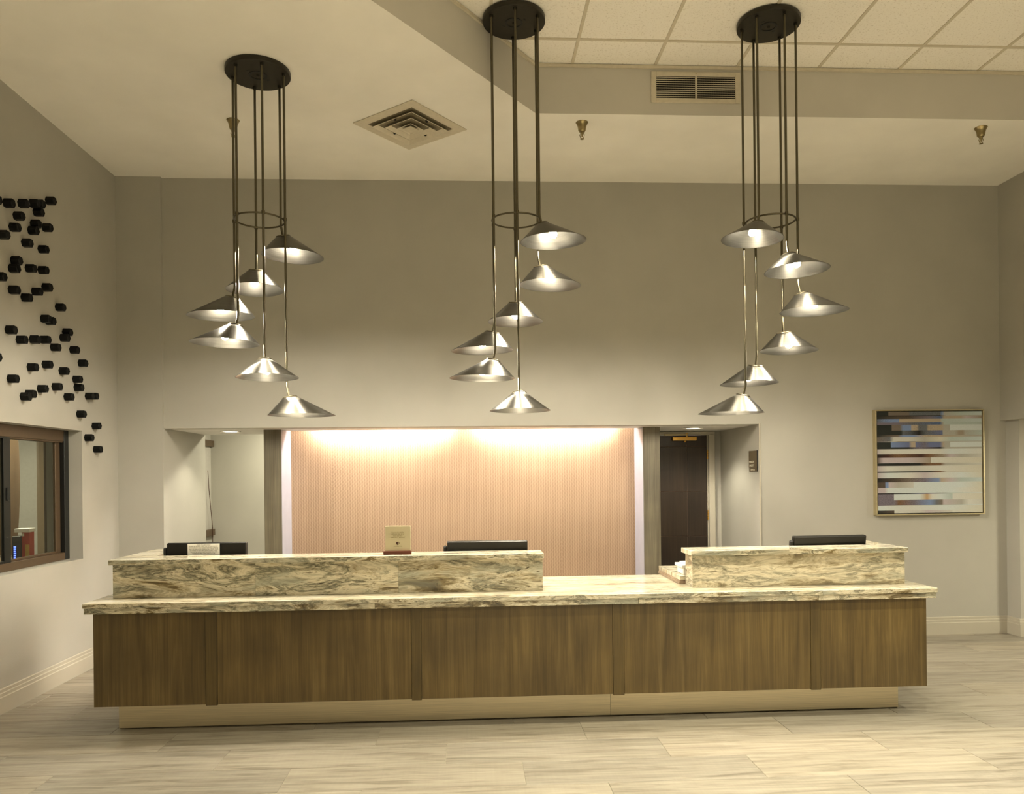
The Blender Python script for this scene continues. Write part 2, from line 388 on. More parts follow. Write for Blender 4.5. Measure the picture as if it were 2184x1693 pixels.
# walls
WY0, WY1, WZ0, WZ1 = 5.2, 7.0, .972, 2.073       # window hole in the left wall
b = BM(); box(b, XL-.3, XL, -4.1, WY0, 0, 5); box(b, XL-.3, XL, WY1, 10.5, 0, 5); box(b, XL-.3, XL, WY0, WY1, 0, WZ0); box(b, XL-.3, XL, WY0, WY1, WZ1, 5)
struct('wall_left', b, 'wall')
b = BM(); box(b, XL, JL, DW-.035, 8.9, 0, HC+.05); box(b, JL, JR, DW, 7.93, SO, HC+.05); box(b, JR, 7.6, DW, 9.3, 0, HC+.05)
struct('wall_back', b, 'wall')
b = BM(); box(b, 1.0, JR, 8.95, 9.2, 2.10, 2.7); box(b, 1.0, 1.795, 8.95, 9.2, 0, 2.7); box(b, 2.73, JR, 8.95, 9.2, 0, 2.10)
struct('wall_recess', b, 'wall')
struct('wall_corridor', bx(XL, 1.2, 10.4, 10.6, 0, 2.8), 'wall')
struct('wall_niche', bx(-2.03, 1.94, 8.49, 8.62, 0, 2.6), 'wall')
b = BM(); box(b, XR, 7.6, -4.1, DW, 2.15, 5); struct('wall_right', b, 'wall')
struct('wall_pier', bx(5.43, 7.6, 7.54, DW+.05, 0, 2.15), 'wall')
struct('wall_side_hall', bx(7.5, 7.6, -4.1, 7.6, 0, 2.2), 'wall')
struct('wall_front', bx(-3.7, 7.6, -4.2, -4.1, 0, 5), 'wall')
# recess ceiling with a light slot over the panel
SLY = 8.26
b = BM(); box(b, JL, JR, 7.93, SLY, SO, SO+.3); box(b, JL, -1.885, SLY, 8.9, SO, SO+.3); box(b, 1.785, JR, SLY, 8.95, SO, SO+.3); box(b, -1.885, 1.785, 8.49, 8.9, SO, SO+.3); box(b, -1.885, 1.785, SLY, 8.49, SO+.2, SO+.3)
struct('ceiling_recess', b, 'white')
struct('ceiling_corridor', bx(XL, 1.2, 8.9, 10.5, 2.65, 2.8), 'ceil')
# main ceiling: lower plaster part, raised tiled part
diag_y = DE - (XC - XL)/.766
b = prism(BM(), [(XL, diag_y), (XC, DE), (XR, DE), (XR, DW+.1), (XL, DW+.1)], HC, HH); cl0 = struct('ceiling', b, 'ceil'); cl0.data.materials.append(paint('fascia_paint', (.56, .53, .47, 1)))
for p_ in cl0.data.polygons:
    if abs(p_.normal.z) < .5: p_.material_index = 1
TS, GX, GY = .6683, .853, DE - .3658
hi = struct('ceiling_raised', bx(-3.4, 7.6, -4.2, 3.2, HH+.012, HH+.1), 'tile')
struct('ceiling_void', bx(-3.4, 7.6, 3.2, DE+.05, HH+.06, HH+.1), 'void')
tile0 = None
for j in range(0, 5):
    ya, yb = (GY, DE) if j == 0 else (GY - TS*j, GY - TS*(j-1))
    if ya < 3.2: ya = 3.2
    if yb - ya < .05: continue
    for i in range(-5, 8):
        xa, xb = GX + TS*i, GX + TS*(i+1)
        if xa > XR: continue
        if XC - (DE - ya)*.766 > xb + .05: continue
        xb = min(xb, XR + .02)
        std = abs(xb-xa-TS) < 1e-6 and abs(yb-ya-TS) < 1e-6
        if std and tile0: t = copy(tile0, hi)
        else:
            hx, hy = (xb-xa)/2-.004, (yb-ya)/2-.004
            t = obj('ceiling_tile', bx(-hx, hx, -hy, hy, .006, .022), 'tile', hi, local=True)
            if std: tile0 = t
        t.location = ((xa+xb)/2, (ya+yb)/2, HH)
for i in range(-5, 8):
    x = GX + TS*i
    ylo = 3.2
    if x < XC: ytop = DE - (XC - x)/.766
    else: ytop = DE
    if x < XR and ytop > ylo: struct('grid_bar', bx(x-.012, x+.012, ylo, ytop, HH, HH+.008), 'grille', hi)
for j in range(4):
    y = GY - TS*j
    if y > 3.3: struct('grid_bar', bx(XC-(DE-y)*.766, XR, y-.012, y+.012, HH-.001, HH+.008), 'grille', hi)
struct('wall_angle', bx(XC, XR, DE-.018, DE-.001, HH-.022, HH), 'grille', hi)
b = BM(); n_ = Vector((.794, -.608)); p0 = Vector((XC, DE)) + n_*.001; p1 = Vector((XC - 3.0*.608/.794*1.0, DE - 3.0)); p1 = Vector((XC-(3.0)*.766, DE-3.0)) + n_*.001
prism(b, [tuple(p0), tuple(p0+n_*.017), tuple(p1+n_*.017), tuple(p1)], HH-.022, HH); struct('wall_angle', b, 'grille', hi)
# baseboards
PROF = ((0, 0), (.018, 0), (.018, .115), (.0135, .121), (.0135, .143), (.009, .149), (.009, .170), (.004, .176), (0, .176))
def baseboard(name, a, c, nrm, parent=None):
    b = BM(); R = []
    for p in (a, c): R.append([b.verts.new((p[0]+nrm[0]*t, p[1]+nrm[1]*t, z)) for t, z in PROF])
    for k in range(len(PROF)): j = (k+1) % len(PROF); b.faces.new((R[0][k], R[0][j], R[1][j], R[1][k]))
    b.faces.new(R[0]); b.faces.new(R[1][::-1]); return struct(name, b, 'trim', parent)
baseboard('baseboard_left', (XL, -4.1), (XL, DW-.035), (1, 0))
baseboard('baseboard_back', (JR+.02, DW), (5.43, DW), (0, -1))
baseboard('baseboard_pilaster', (XL, DW-.035), (JL, DW-.035), (0, -1))
baseboard('baseboard_pier', (5.43, DW), (5.43, 7.54), (-1, 0))
baseboard('baseboard_right', (5.412, 7.54), (7.5, 7.54), (0, -1))
b = BM(); box(b, JR-.004, JR+.012, DW-.012, DW+.002, 0, SO+.01, .003); struct('trim_1', b, 'trim')
# staff door in the recess
dr = thing('door_1', '', ''); del dr['label'], dr['category']; dr['kind'] = 'structure'; dr.location = (2.26, 8.93, 0)
b = BM(); box(b, 2.73, 2.80, 8.885, 8.96, 0, 2.10, .004); box(b, 1.83, 2.80, 8.885, 8.96, 2.085, 2.125, .004); box(b, 2.722, 2.742, 8.93, 8.99, 0, 2.09)
struct('door_frame', b, 'trim', dr)
struct('door_core', bx(1.81, 2.714, 8.932, 8.975, .01, 2.08), 'doorseam', dr)
zs = (.012, .425, .932, 1.441, 1.953, 2.08); xs = (1.81, 2.486, 2.714)
for i in range(2):
    for j in range(5): struct('door_panel', bx(xs[i]+.002, xs[i+1]-.002, 8.925, 8.942, zs[j]+.0025, zs[j+1]-.0025, bev=.0015), 'doorwood', dr)
for za in (1.81, 1.12):
    hg = struct('hinge', tube(BM(), [(2.722, 8.915, za), (2.722, 8.915, za+.105)], .009, 8), 'brass', dr, smooth=True)
    for q in (.03, .06, .09): struct('hinge_knuckle', tube(BM(), [(2.722, 8.915, za+q), (2.722, 8.915, za+q+.006)], .011, 8), 'oldbrass', hg)
cz = 2.044
cl_ = struct('door_closer', bx(2.308, 2.589, 8.865, 8.925, cz-.022, cz+.022, bev=.006), 'brass', dr)
struct('closer_knob', tube(BM(), [(2.46, 8.895, cz-.022), (2.46, 8.895, cz-.04)], .013, 10), 'brass', cl_)
struct('closer_arm', bx(2.205, 2.476, 8.845, 8.862, 2.078, 2.096, bev=.003), 'oldbrass', cl_)
struct('closer_pivot', tube(BM(), [(2.472, 8.87, cz+.02), (2.472, 8.87, 2.104)], .012, 10), 'brass', cl_)
# niche panel and columns
pn = thing('feature_panel', 'copper coloured relief wall panel glowing under a hidden light strip', 'wall panel', (0, 8.47, 0))
obj('relief_panel', bx(-1.879, 1.781, 8.455, 8.488, .1, SO+.19), 'copper', pn)
for xa, xb, s in ((-2.052, -1.881, 'beside the left passage'), (1.783, 1.957, 'beside the dark staff door')):
    c_ = thing('wood_column', 'grey stained wooden column ' + ('beside the open passage' if xa < 0 else 'beside the dark staff door'), 'column', ((xa+xb)/2, 8.24, 0), 'columns framing the copper panel')
    obj('column_face', bx(xa, xb, 8.03, 8.045, 0, SO-.001, bev=.002), 'greywood', c_)
    obj('inner_lining', bx(*((xb+.0003, xb+.004) if xa < 0 else (xa-.004, xa-.0003)), 8.034, 8.453, 0, SO-.002), 'lining', c_)
    obj('column_body', bx(xa, xb, 8.0455, 8.489, 0, SO-.001), 'greywood', c_)
for xa, xb in ((-1.60, -.24), (.10, 1.50)):
    t = thing('light_strip', 'white tube light hidden in the slot above the copper panel', 'light', ((xa+xb)/2, 8.36, SO+.10), 'tube lights above the copper panel')
    obj('tube', tube(BM(), [(xa, 8.36, SO+.10), (xb, 8.36, SO+.10)], .013, 8), 'led', t)
    b = BM(); box(b, xa-.02, xb+.02, 8.335, 8.385, SO+.13, SO+.20); obj('batten', b, 'white', t)
    for xq in (xa-.02, xb): obj('lamp_holder', bx(xq, xq+.02, 8.345, 8.375, SO+.085, SO+.13), 'white', t)
for x, y, where in ((-2.443, 8.26, 'in the soffit beside the open passage'), (2.383, 8.31, 'in the soffit before the staff door')):
    d = thing('recessed_downlight', 'small round recessed downlight ' + where, 'light', (x, y, SO))
    obj('trim_ring', lathe(BM(), [(.075, -.001), (.102, -.001), (.102, -.006), (.098, -.009), (.079, -.006), (.075, -.001)], (x, y, SO), 32), 'white', d, smooth=True)
    obj('lens', lathe(BM(), [(0, -.003), (.074, -.003), (.074, -.001), (0, -.001)], (x, y, SO), 32), 'can', d)
    sp_ = lamp('downlight_beam', 'SPOT', (x, y, SO-.012), 11 if x < 0 else 20, (1, .92, .72), .05, 120, .55); sp_.parent = d; sp_.location = (0, 0, -.012)
# ------------------------------------------------------------------ LEFT WINDOW
wn = thing('window_1', '', ''); del wn['label'], wn['category']; wn['kind'] = 'structure'; wn.location = (XL-.25, (WY0+WY1)/2, WZ0)
GX0 = XL - .145
b = BM()
box(b, GX0-.03, GX0+.03, WY0, WY1, WZ1-.095, WZ1, .004); box(b, GX0-.03, GX0+.03, WY0, WY1, WZ0, WZ0+.062, .004); box(b, GX0+.012, GX0+.02, WY0, WY1, WZ1-.105, WZ1-.095)
struct('window_frame', b, 'winmetal', wn)
b = BM(); box(b, GX0-.03, GX0+.034, WY1-.075, WY1, WZ0, WZ1, .003); box(b, GX0-.03, GX0+.034, WY0, WY0+.05, WZ0, WZ1, .003); struct('window_jamb', b, 'windark', wn)
def sash(x, ya, yb, wa, wb, mat):
    za, zb = WZ0+.062, WZ1-.095
    b = BM(); box(b, x-.012, x+.012, ya, ya+wa, za, zb, .002); box(b, x-.012, x+.012, yb-wb, yb, za, zb, .002)
    box(b, x-.011, x+.011, ya+wa, yb-wb, za, za+.018, .002); box(b, x-.011, x+.011, ya+wa, yb-wb, zb-.014, zb, .002)
    s = struct('sash', b, mat, wn); struct('pane', bx(x-.003, x+.003, ya+wa, yb-wb, za+.018, zb-.014), 'glass', s); return s
sash(GX0-.014, 6.10, WY1-.078, .075, .075, 'winmetal')
s2 = sash(GX0+.014, WY0+.05, 6.145, .05, .085, 'windark')
struct('window_latch', bx(GX0+.026, GX0+.036, 6.09, 6.125, 1.50, 1.60, bev=.003), 'windark', s2)
# office behind it
struct('wall_office', bx(-6.5, -4.878, 9.2, 9.35, 0, 2.7), 'officewall')
b = BM(); box(b, -4.878, -3.63, 9.75, 9.9, 0, 2.7); box(b, -4.878, -4.80, 9.2, 9.75, 0, 2.7); struct('wall_office_back', b, 'officewood')
struct('wall_office_side', bx(-6.6, -6.5, 4.0, 9.4, 0, 2.7), 'officewall')
struct('wall_office_front', bx(-6.6, -3.63, 4.0, 4.1, 0, 2.7), 'officewall')
struct('ceiling_office', bx(-6.6, -3.63, 4.0, 9.9, 2.7, 2.8), 'officewall')
oc = thing('office_counter', 'wooden counter below the sliding window inside the office', 'counter', (-4.6, 7.6, 0))
obj('counter_top', bx(-5.4, -3.66, 7.25, 8.15, .86, .90, bev=.004), 'officewood', oc); obj('counter_body', bx(-5.35, -3.70, 7.3, 8.1, 0, .86), 'officewood', oc)
b = BM(); R = []
for k in range(25):
    t = k/24; z = .92 + 1.5*t; x = -4.385 - .045*abs(2*t-1)**2
    R.append([b.verts.new((x0, 7.97 + .012*math.sin(i*2.1), z)) for i, x0 in enumerate([x - .06*q for q in range(7)])])
for A, B in zip(R, R[1:]):
    for i in range(6): b.faces.new((A[i], A[i+1], B[i+1], B[i]))
r_ = bmesh.ops.solidify(b, geom=b.faces[:], thickness=.006)
cu_ = thing('curtain', 'brown curtain hanging inside the sliding window', 'curtain', (-4.5, 7.97, .92)); obj('drape', b, 'curtain', cu_, smooth=True)
obj('curtain_rod', tube(BM(), [(-4.95, 7.97, 2.43), (-4.3, 7.97, 2.43)], .012), 'winmetal', cu_)
ct = thing('snack_carton', 'red and yellow printed carton with a white top behind the sliding window', 'box', (-4.15, 7.66, .90))
obj('carton_body', bx(-4.182, -4.112, 7.62, 7.70, .90, 1.165), 'red', ct); obj('carton_lid', bx(-4.245, -4.108, 7.615, 7.72, 1.166, 1.20, bev=.003), 'carton', ct)
obj('carton_print', prism(BM(), [(-4.15, 7.617), (-4.113, 7.617), (-4.113, 7.6195), (-4.15, 7.6195)], .91, 1.05), 'yellow', ct)
obj('carton_logo', bx(-4.176, -4.160, 7.617, 7.6195, 1.13, 1.155), 'cream', ct)
bd = thing('digital_display', 'small dark device with a glowing blue display beside the red carton', 'display', (-4.225, 7.66, .90))
obj('display_case', bx(-4.262, -4.185, 7.60, 7.70, .90, 1.13, bev=.004), 'black', bd)
for k in range(6): obj('blue_light', bx(-4.243, -4.227+.002*(k % 3), 7.5965, 7.6, .925+k*.02, .938+k*.02), 'blue', bd)
lg = thing('wall_plate', 'amber lit plate on the brown wall deep inside the office', 'plate', (-4.45, 9.74, 1.3)); obj('plate_face', bx(-4.56, -4.40, 9.735, 9.749, 1.25, 1.36, bev=.003), 'brass', lg)
# ------------------------------------------------------------------ BRACKETS in the corridor seen past the left jamb
sb = thing('corridor_board', 'grey wall board between two dark brackets in the passage', 'board', (XL, 10.25, .92))
obj('board', bx(XL+.001, XL+.012, 9.6, 10.33, 1.0, 2.06), 'officewall', sb)
for za, zb in ((2.055, 2.135), (.922, 1.002)):
    k_ = obj('bracket', bx(XL+.001, XL+.05, 9.6, 10.385, za, zb, bev=.003), 'winmetal', sb)
    for yy in (10.34, 10.37): obj('bracket_screw', tube(BM(), [(XL+.05, yy, zb-.03), (XL+.053, yy, zb-.03)], .006, 8), 'oldbrass', k_)
obj('cable', tube(BM(), [(XL+.06, 10.09, 1.75), (XL+.06, 10.13, 1.5), (XL+.058, 10.2, 1.25), (XL+.056, 10.27, .99), (XL+.05, 10.28, .75), (XL+.04, 10.28, .3)], .004, 6), 'brownink', sb, smooth=True)
# ------------------------------------------------------------------ RECEPTION DESK
dk = thing('reception_desk', 'long dark brown wooden reception desk body on a metal plinth', 'desk', (.33, 5.6, 0))
FY = 5.172
obj('desk_core', bx(-2.40, 3.06, FY+.02, 6.05, .2005, .795), 'seam', dk)
obj('plinth_core', bx(-2.325, 2.96, 5.362, 5.95, .001, .2), 'seam', dk)
px = (-2.405, -1.704, -1.630, -.389, -.325, .932, 1.006, 2.265, 2.333, 3.065)
for i in range(0, 9):
    if i % 2 == 0: obj('front_panel', bx(px[i]+.0015, px[i+1]-.0015, FY, FY+.02, .2, .795), 'wood', dk)
    else: obj('stile', bx(px[i], px[i+1], FY-.004, FY+.02, .193, .795, bev=.002), 'stile', dk)
obj('side_panel', bx(-2.405, -2.385, FY+.0205, 6.05, .2, .795), 'wood', dk); obj('side_panel', bx(3.045, 3.065, FY+.0205, 6.05, .2, .795), 'wood', dk)
for xa, xb in ((-2.33, .9435), (.9455, 2.965)): obj('kick_plate', bx(xa, xb, 5.358, 5.3615, .006, .2), 'kick', dk)
for xa in (-2.33, 2.962): obj('kick_return', bx(xa, xa+.003, 5.3618, 5.95, .006, .2), 'kick', dk)
# worktop
wt = thing('granite_countertop', 'long polished brown granite countertop on the wooden desk body', 'countertop', (.33, 5.6, .796))
obj('top_slab', bx(-2.457, 3.126, 5.14, 6.09, .834, .864, bev=.003), 'grtop', wt)
obj('edge_strip', bx(-2.454, 2.335, 5.1375, 5.1405, .8345, .861), 'gredge', wt); obj('edge_strip', bx(2.337, 3.123, 5.1375, 5.1405, .8345, .861), 'gredge', wt)
for xa, xb in ((-2.449, -.62), (-.618, 1.10), (1.102, 2.31), (2.312, 3.118)): obj('apron', bx(xa, xb, 5.146, 5.166, .796, .834, bev=.001), 'gredge', wt)
obj('side_apron', bx(-2.449, -2.429, 5.1665, 6.08, .796, .834), 'gredge', wt); obj('side_apron', bx(3.098, 3.118, 5.1665, 6.08, .796, .834), 'gredge', wt)
# raised ledges
ZC, ZT = 1.085, 1.12
lg = thing('raised_ledge', 'long raised granite ledge of three slabs carrying the acrylic sign', 'ledge', (-.93, 5.45, .864))
for (xa, xb), m_ in zip(((-2.36, -1.4335), (-1.4325, -.4855), (-.4845, .49)), ('gran1', 'gran2', 'gran3')): obj('front_slab', bx(xa, xb, 5.358, 5.38, .865, ZC), m_, lg)
obj('ledge_core', bx(-2.338, .468, 5.3805, 5.53, .865, ZC), 'seam', lg); obj('end_slab', bx(.469, .49, 5.3805, 5.53, .865, ZC), 'gran4', lg); obj('end_slab', bx(-2.36, -2.339, 5.3805, 6.08, .865, ZC), 'gran1', lg)
obj('return_core', bx(-2.338, -2.20, 5.5305, 6.08, .865, ZC), 'gran4', lg); obj('inner_slab', bx(-2.199, .468, 5.5305, 5.545, .865, ZC), 'gran4', lg)
b = prism(BM(), [(-2.378, 5.33), (.497, 5.33), (.497, 5.575), (-2.165, 5.575), (-2.165, 6.13), (-2.378, 6.13)], ZC+.0005, ZT)
bmesh.ops.bevel(b, geom=b.edges[:], offset=.003, segments=1, affect='EDGES'); obj('ledge_cap', b, 'grtop', lg)
obj('cap_edge', bx(-2.375, .494, 5.3275, 5.3303, ZC+.002, ZT-.003), 'gredge', lg)
lr = thing('raised_ledge', 'shorter raised granite ledge beside the gap in the desk', 'ledge', (2.27, 5.45, .864))
obj('front_slab', bx(1.522, 3.022, 5.358, 5.38, .865, ZC), 'gran4', lr)
obj('ledge_core', bx(1.544, 3.0, 5.3805, 5.53, .865, ZC), 'seam', lr); obj('end_slab', bx(1.522, 1.543, 5.3805, 5.53, .865, ZC), 'gran4', lr); obj('end_slab', bx(3.001, 3.022, 5.3805, 6.08, .865, ZC), 'gran4', lr)
obj('return_core', bx(2.94, 3.0, 5.5605, 6.08, .925, ZC), 'gran4', lr)
b = prism(BM(), [(1.506, 5.33), (3.034, 5.33), (3.034, 6.13), (2.905, 6.13), (2.905, 5.585), (1.506, 5.585)], ZC+.0005, ZT)
bmesh.ops.bevel(b, geom=b.edges[:], offset=.003, segments=1, affect='EDGES'); obj('ledge_cap', b, 'grtop', lr)
obj('cap_edge', bx(1.509, 3.031, 5.3275, 5.3303, ZC+.002, ZT-.003), 'gredge', lr)
ws = thing('raised_work_shelf', 'low granite work shelf on a wooden strip behind the shorter ledge', 'shelf', (2.2, 5.85, .864))
obj('shelf_slab', bx(1.483, 2.99, 5.545, 6.17, .892, .922, bev=.002), 'grtop', ws)
b = BM(); box(b, 1.478, 2.98, 5.50+.045, 6.165, .865, .88, .002); box(b, 1.482, 2.98, 5.547, 6.163, .8805, .8915, .001); obj('wood_strip', b, 'striwood', ws)
for (xa, xb, ya, yb, za, zb), (n1_, l_, g_) in zip(((1.528, 1.66, 5.60, 5.78, .9225, .972), (1.512, 1.67, 5.59, 5.79, .9725, .992), (1.55, 1.69, 5.62, 5.80, .9925, 1.000)),
        (('card_box', 'white card box resting on the low granite work shelf', None), ('box_lid', 'wide white lid lying on the card box', None), ('envelope', 'flat white envelope topping the small pile of boxes', None))):
    t = thing(n1_, l_, 'box' if n1_ != 'envelope' else 'envelope', ((xa+xb)/2, (ya+yb)/2, za))
    obj('body', bx(xa, xb, ya, yb, za, zb, bev=.0015), 'carton', t)
    if n1_ == 'card_box': obj('side_flap', bx(xa-.0025, xa-.0005, ya+.012, yb-.03, za+.004, zb-.010), 'paper', t)
    if n1_ == 'envelope': obj('flap', prism(BM(), [(xa+.01, ya+.01), (xb-.01, ya+.01), ((xa+xb)/2, ya+.09)], zb, zb+.001), 'paper', t)
# ------------------------------------------------------------------ MONITORS
def monitor(xa, xb, y, ztop, label, lean, yaw=0.0, group='monitors behind the ledges', foot=.864):
    cx_, wd, zb = (xa+xb)/2, (xb-xa), foot+.002
    h_ = ztop - zb
    t = thing('monitor', label, 'monitor', (cx_, y, foot), group)
    def L_(bm):                                   # tilt about the foot, then turn
        bmesh.ops.rotate(bm, verts=bm.verts, cent=(0, 0, .03), matrix=Matrix.Rotation(lean, 3, 'X'))
        bmesh.ops.rotate(bm, verts=bm.verts, cent=(0, 0, 0), matrix=Matrix.Rotation(yaw, 3, 'Z')); return bm
    obj('back_shell', L_(bx(-wd/2, wd/2, -.02, .012, .03, h_, bev=.007)), 'screen', t, local=True)
    obj('bezel', L_(bx(-wd/2, wd/2, .0125, .022, .03, h_-.002, bev=.003)), 'black', t, local=True)
    obj('display', L_(bx(-wd/2+.02, wd/2-.02, .0222, .024, .05, h_-.022)), 'screen', t, local=True)
    obj('housing', L_(bx(-wd/2+.07, wd/2-.07, -.05, -.0205, .05, h_-.105, bev=.008)), 'black', t, local=True)
    obj('card_reader', L_(bx(-wd/2-.026, -wd/2-.001, -.016, .016, .06, h_-.032, bev=.007)), 'black', t, local=True)
    b = BM(); box(b, -.10, .10, -.04, .09, .001, .014, .004); box(b, -.035, .035, .0, .02, .013, .05, .004); obj('stand', b, 'black', t, local=True)
    return t, h_
mA, hA = monitor(-2.118, -1.572, 5.655, 1.203, 'black monitor with a printed guest notice taped to its back', -.03)
monitor(-.1635, .407, 5.655, 1.190, 'black monitor standing behind the end of the longer ledge', .10)
monitor(2.335, 2.885, 5.66, 1.192, 'black monitor standing behind the shorter ledge', .16, .05, foot=.9222)
nt = thing('notice', 'white printed guest notice in capital letters taped on the monitor', 'notice', (-1.858, 5.628, 1.118))
obj('sheet', bx(-1.968, -1.748, 5.6265, 5.6275, 1.118, 1.195), 'paper', nt)
LN = ('DEAR VALUED GUEST', 'PLEASE BE AWARE THAT THE TOTAL AMOUNT', 'OF YOUR STAY PLUS AN INCIDENTALS DEPOSIT', 'WILL BE DEDUCTED IMMEDIATELY FROM YOUR', 'ACCOUNT IF YOU ARE USING A DEBIT CARD.', 'THE HOTEL IS NOT RESPONSIBLE FOR ANY', 'OVERDRAFT FEES THAT MAY OCCUR.')
WD = (.094, .195, .20, .20, .192, .188, .158)
obj('lettering', text_bm([(s, .0092, 0, 1.1835 - .0098*i, w_) for i, (s, w_) in enumerate(zip(LN, WD))], -1.858, 5.6262, 0), 'ink', nt)
# ------------------------------------------------------------------ ACRYLIC SIGN
sg = thing('counter_sign', 'frosted acrylic message sign in a dark wooden base on the ledge', 'sign', (-.495, 5.425, ZT))
obj('sign_base', bx(-.590, -.401, 5.40, 5.45, ZT+.0005, ZT+.024, bev=.002), 'redwood', sg)
obj('acrylic_plate', bx(-.577, -.405, 5.422, 5.428, ZT+.018, 1.312, bev=.001), 'acrylic', sg)
b = text_bm([('If you\u2019re not satisfied', .0125, 0, 1.265, .086), ('with your stay, let us', .0125, 0, 1.254, .086), ('know and we\u2019ll', .0125, 0, 1.243, .062), ('MAKE IT RIGHT', .0145, 0, 1.230, .10)], -.493, 5.4215, 0, shear=.25)
obj('lettering', b, 'oliveink', sg)
obj('lettering', text_bm([('DOUBLETREE', .0085, 0, 1.171, .055)], -.491, 5.4215, 0), 'oliveink', sg)
b = BM(); cx_, cz_ = -.4965, 1.195
pts = [(math.cos(a)*(.0085+.0008*math.cos(7*a)), math.sin(a)*.0085+.001) for a in [2*PI*k/30 for k in range(30)]]
prism(b, [(x, y) for x, y in pts], 0, .0006)
prism(b, [(-.002, -.006), (.002, -.006), (.003, -.0125), (-.003, -.0125)], 0, .0006)
cr_ = [(.004+.0108*math.cos(a), .0108*math.sin(a)) for a in [-1.25+2.5*k/16 for k in range(17)]] + [(.0008+.0108*math.cos(a)*.98, .0108*math.sin(a)*.97) for a in [1.05-2.1*k/16 for k in range(17)]]
prism(b, cr_, 0, .0006)
for v_ in b.verts: v_.co = (cx_ + v_.co.x, 5.4218 - v_.co.z, cz_ + v_.co.y)
obj('tree_emblem', b, 'brownink', sg)
# ------------------------------------------------------------------ DOOR SIGN on the right jamb
ds = thing('office_sign', 'brown plastic room sign with cream lettering on the recess jamb', 'sign', (JR, 7.89, 1.66))
obj('sign_plate', bx(JR-.010, JR-.001, 7.775, 8.005, 1.70, 1.872, bev=.002), 'signplate', ds); obj('sign_slider', bx(JR-.008, JR-.001, 7.778, 8.0, 1.660, 1.698, bev=.002), 'signplate', ds)
obj('plate_edge', bx(JR-.011, JR-.001, 7.768, 7.7748, 1.660, 1.873), 'black', ds)
obj('lettering', text_bm([('MANAGER', .030, 0, 1.748, .135), ('ON DUTY', .030, 0, 1.712, .125)], JR-.0105, 7.925, 0, face='-X'), 'cream', ds)
obj('lettering', text_bm([('OFFICE', .022, 0, 1.671, .12)], JR-.0085, 7.90, 0, face='-X'), 'cream', ds)
# ------------------------------------------------------------------ PAINTING
pt = thing('painting', 'square abstract striped canvas in a thin champagne gold frame', 'painting', (4.6, DW, 1.2))
XA, XB, ZA, ZB, PYF = 4.045, 5.168, 1.208, 2.262, 7.672
b = BM()
box(b, XA, XA+.012, PYF, DW-.001, ZA, ZB, .001); box(b, XB-.012, XB, PYF, DW-.001, ZA, ZB, .001); box(b, XA+.012, XB-.012, PYF, DW-.001, ZA, ZA+.012, .001); box(b, XA+.012, XB-.012, PYF, DW-.001, ZB-.012, ZB, .001)
obj('frame', b, 'gold', pt)
obj('backing', bx(XA+.012, XB-.012, PYF+.035, DW-.002, ZA+.012, ZB-.012), 'black', pt)
# the print: rows (top, bottom in 0..1) and colour stops; a colour listed twice at a step makes a hard edge
PAL = dict(K='#20211a', B='#4a3b2c', b='#6a5a48', t='#8d7a60', T='#a08a6c', e='#9c917a', g='#9fa08c', G='#adae9d', c='#b3a78f', C='#bdb29a', P='#ab978a', v='#5d5f72', V='#6f7a8c', u='#4f5c70', w='#b9b6a3', r='#3a1d12', R='#6b4a2c', y='#b9ab8c', p='#6a5d5c', o='#a8814f', k='#14100c', x='#5c5a55')
def paintcol(h): c = lin(h); return (c[0]*.98, min(1, c[1]/.89), min(1, c[2]/.70), 1)
ROWS = [
 (0, .073, 'K0 K.11 b.11 b.3 x.32* x.6* V.62 e.645 g.8 G1'), (.073, .088, 'k0 k.6 b.62 e.66 e1'), (.088, .140, 'K0 B.2 B.3* p.5 u.61* T.64 T.8 P.85 t1'),
 (.140, .205, 'x0* V.1* V.21 T.215 T.6 g.62 G1'), (.205, .255, 'p0 p.2 x.35* u.6* e.63 g.64 g1'), (.255, .365, 'K0 K.14 b.14 b.22 V.25 V.32 T.33 T.38* x.4* x.47 T.49* T.62 e.64 e.695 w.695 w1'),
 (.365, .455, 'K0 K.23 x.25* k.4* x.48* v.62* e.63 e.74 t.78 t.82 e.84 g1'), (.455, .490, 'K0 b.2 V.25 V.35 T.45* T.6 e1'),
 (.490, .575, 'b0* x.12* c.16 c.3 e.45 y.6 g.70 G1'), (.575, .590, 'p0* e.13 c.14 b.2 e.6 e1'), (.590, .690, 'K0 K.13 V.13 v.3 T.33 T.36 v.37 p.45* v.5 v.6 T.63 e.65 e.695 w.695 w1'), (.690, .725, 'K0 K.14 k.3* p.4* k.6 e.65 e1'),
 (.725, .82, 'P0 c.05 C.15 C.6 w.7 C1'), (.82, .89, 'k0* r.1* R.2* r.42* R.5* t.63* P.7 e.8 c1'), (.89, .995, 'B0 P.06 P.3 t.51 C.51 y1')]
